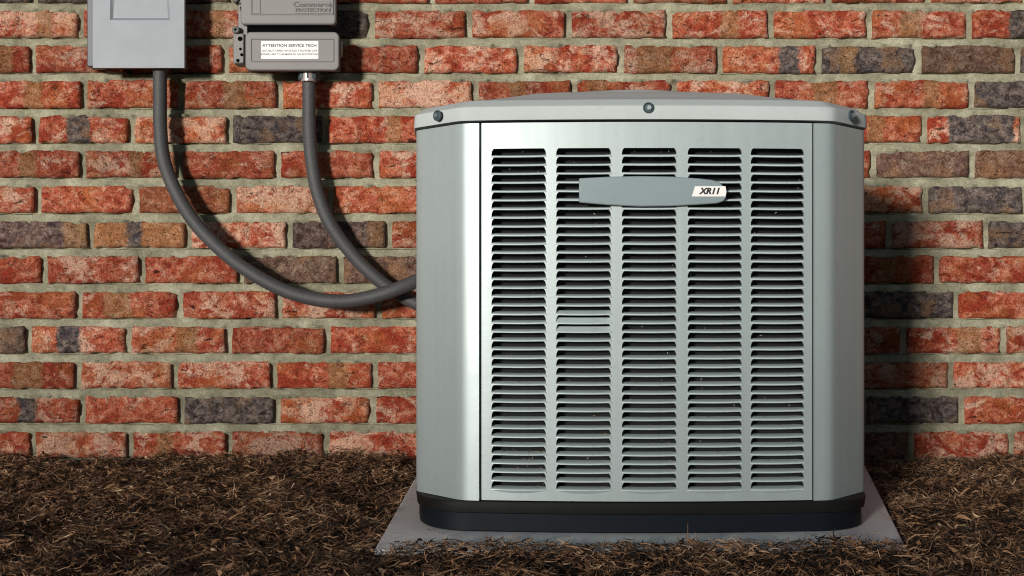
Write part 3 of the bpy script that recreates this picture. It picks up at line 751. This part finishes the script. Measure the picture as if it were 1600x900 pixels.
# hinge lugs on the left, latch lip on the right
def lug(px0, py0, px1, py1, parent, mat=M_UTILD, d=3.205, dep=.06):
    (x0, z0), (x1, z1) = ur(px0, py1, d), ur(px1, py0, d); mb = MB(); mb.box(x0, x1, d-uy, d-uy+dep, z0, z1); return mb.obj('hinge_lug', mat, parent, bev=.003)
lug(364, 52, 381, 99, ub, M_UTIL); lug(370, -20, 378, 5, ub, M_UTIL); lug(375, 10, 381, 19, ub)
for px, py, r in ((368.5, 46.5, .0095), (368, -1, .008)):
    mb = MB(); x, z = ur(px, py, 3.2); mb.lathe([(r, .05), (r, 0), (r*.75, -.003), (r*.4, -.003), (r*.35, .004)], (x, 3.2-uy, z), 'y', 18, False, True); mb.obj('hinge_knuckle', M_UTILD, ub)
for px, py, r in ((374.5, 60, .006), (375, 76, .0035), (377, 85, .004), (371, 94, .0045), (377, 12, .005)):
    mb = MB(); x, z = ur(px, py, 3.2); mb.lathe([(r, .003), (r, 0), (r*.8, -.0012)], (x, 3.2045-uy, z), 'y', 12, False, True); mb.obj('hinge_screw', M_GAP, ub)
slab('latch_lip', (526, 62), (533.5, 86), 3.205, .03, .004, M_UTIL, ub, .002, 2)
slab('bottom_lip', (388, 100), (531.5, 111.5), 3.207, .010, .005, M_UTILD, ub, .002, 2)
# fitting under it
p = P(483, 113, 3.245)
mb = MB(); mb.lathe([(.0275, 0), (.0275, -.019), (.0255, -.0215), (.018, -.0215)], (0, 0, 0), 'z', 8, True); mb.obj('conduit_nut', M_DARK, ub, (p.x-ux, p.y-uy, p.z-uz+.001), smooth=False)
mb = MB(); mb.lathe([(.0192, .0), (.0192, -.0255), (.0180, -.027)], (0, 0, 0), 'z', 24, True); mb.obj('conduit_collar', M_FIT, ub, (p.x-ux+.0, p.y-uy-.0075, p.z-uz+.0015))

# ------------------------------------------------------------------ conduits
def conduit(pts, label, r):
    path = catmull(pts, .0022); o_ = Vector(pts[0]); mb = MB()
    mb.tube([q-o_ for q in path], lambda i: r*(1+.012*math.sin(i*1.57)), 20)
    o = mb.obj('conduit', M_COND, None, o_, ang=80); tag(o, label, 'conduit', 'flexible conduits running to the air conditioner')
c1 = [P(250, 100, 3.245), P(250, 150, 3.245), P(250.5, 200, 3.243), P(256, 250, 3.24), P(275, 300, 3.235), P(307, 351, 3.23), P(356, 400, 3.222), P(402, 432, 3.215), P(450, 456, 3.21),
      P(500, 468.5, 3.203), P(545, 470, 3.197), P(592, 461, 3.188), P(632, 447, 3.165), P(668, 432, 3.115)]
c1.append(Vector((-.150, 3.05, c1[-1].z+.01)))
conduit(c1, 'dark grey conduit sweeping in a wide curve from the switch box to the air conditioner', .0172)
c2 = [P(483, 112, 3.245), P(483, 160, 3.248), P(483.5, 205, 3.25), P(487, 250, 3.252), P(496, 300, 3.252), P(516, 350, 3.252), P(551, 398, 3.252), P(584, 431, 3.25), P(614, 454, 3.248), P(648, 473, 3.24), P(690, 490, 3.215)]
c2.append(Vector((-.12, 3.14, c2[-1].z-.008)))
conduit(c2, 'dark grey conduit dropping from the plastic utility box, passing behind the wider one', .0170)

# ------------------------------------------------------------------ unseen leafy screen, added behind the viewer to take low sun off the wall's foot
def added_hedge():
    m, n, b = new_mat('added_hedge_leaves'); v = geopos(n)
    c = ramp(n, noise(n, v, 9, 5, .8), [(.35, (.012, .022, .008)), (.55, (.035, .06, .02)), (.7, (.08, .12, .04))])
    L(n, c, b.inputs['Base Color']); b.inputs['Roughness'].default_value = .7; bump(n, b, noise(n, v, 25, 5, .8), .05, 1)
    x = np.arange(-22, 16.1, .12); prof = [(-9.1, -.1), (-9.0, .6), (-8.95, 1.1), (-9.0, 1.15), (-9.15, 1.36), (-9.4, 1.46), (-9.7, 1.50), (-10.1, 1.46), (-10.3, 1.3), (-10.4, .9), (-10.3, -.1)]
    X, K = np.meshgrid(x, np.arange(len(prof))); Yp = np.array([p[0] for p in prof])[K]; Zp = np.array([p[1] for p in prof])[K]
    Yp = Yp+(fbm(X*2.2, Zp*2.2, 61)-.5)*.35; Zp = Zp+(fbm(X*2.0, Yp*2.0, 67)-.5)*.16*(Zp > .8)
    tag(link('added_hedge', fast_mesh('added_hedge', np.stack([X, Yp, Zp], -1).reshape(-1, 3), grid_quads(len(x), len(prof)), m)), 'unseen dark green leafy screen added behind the viewer to shade the foot of the wall', 'added_hedge')
added_hedge()
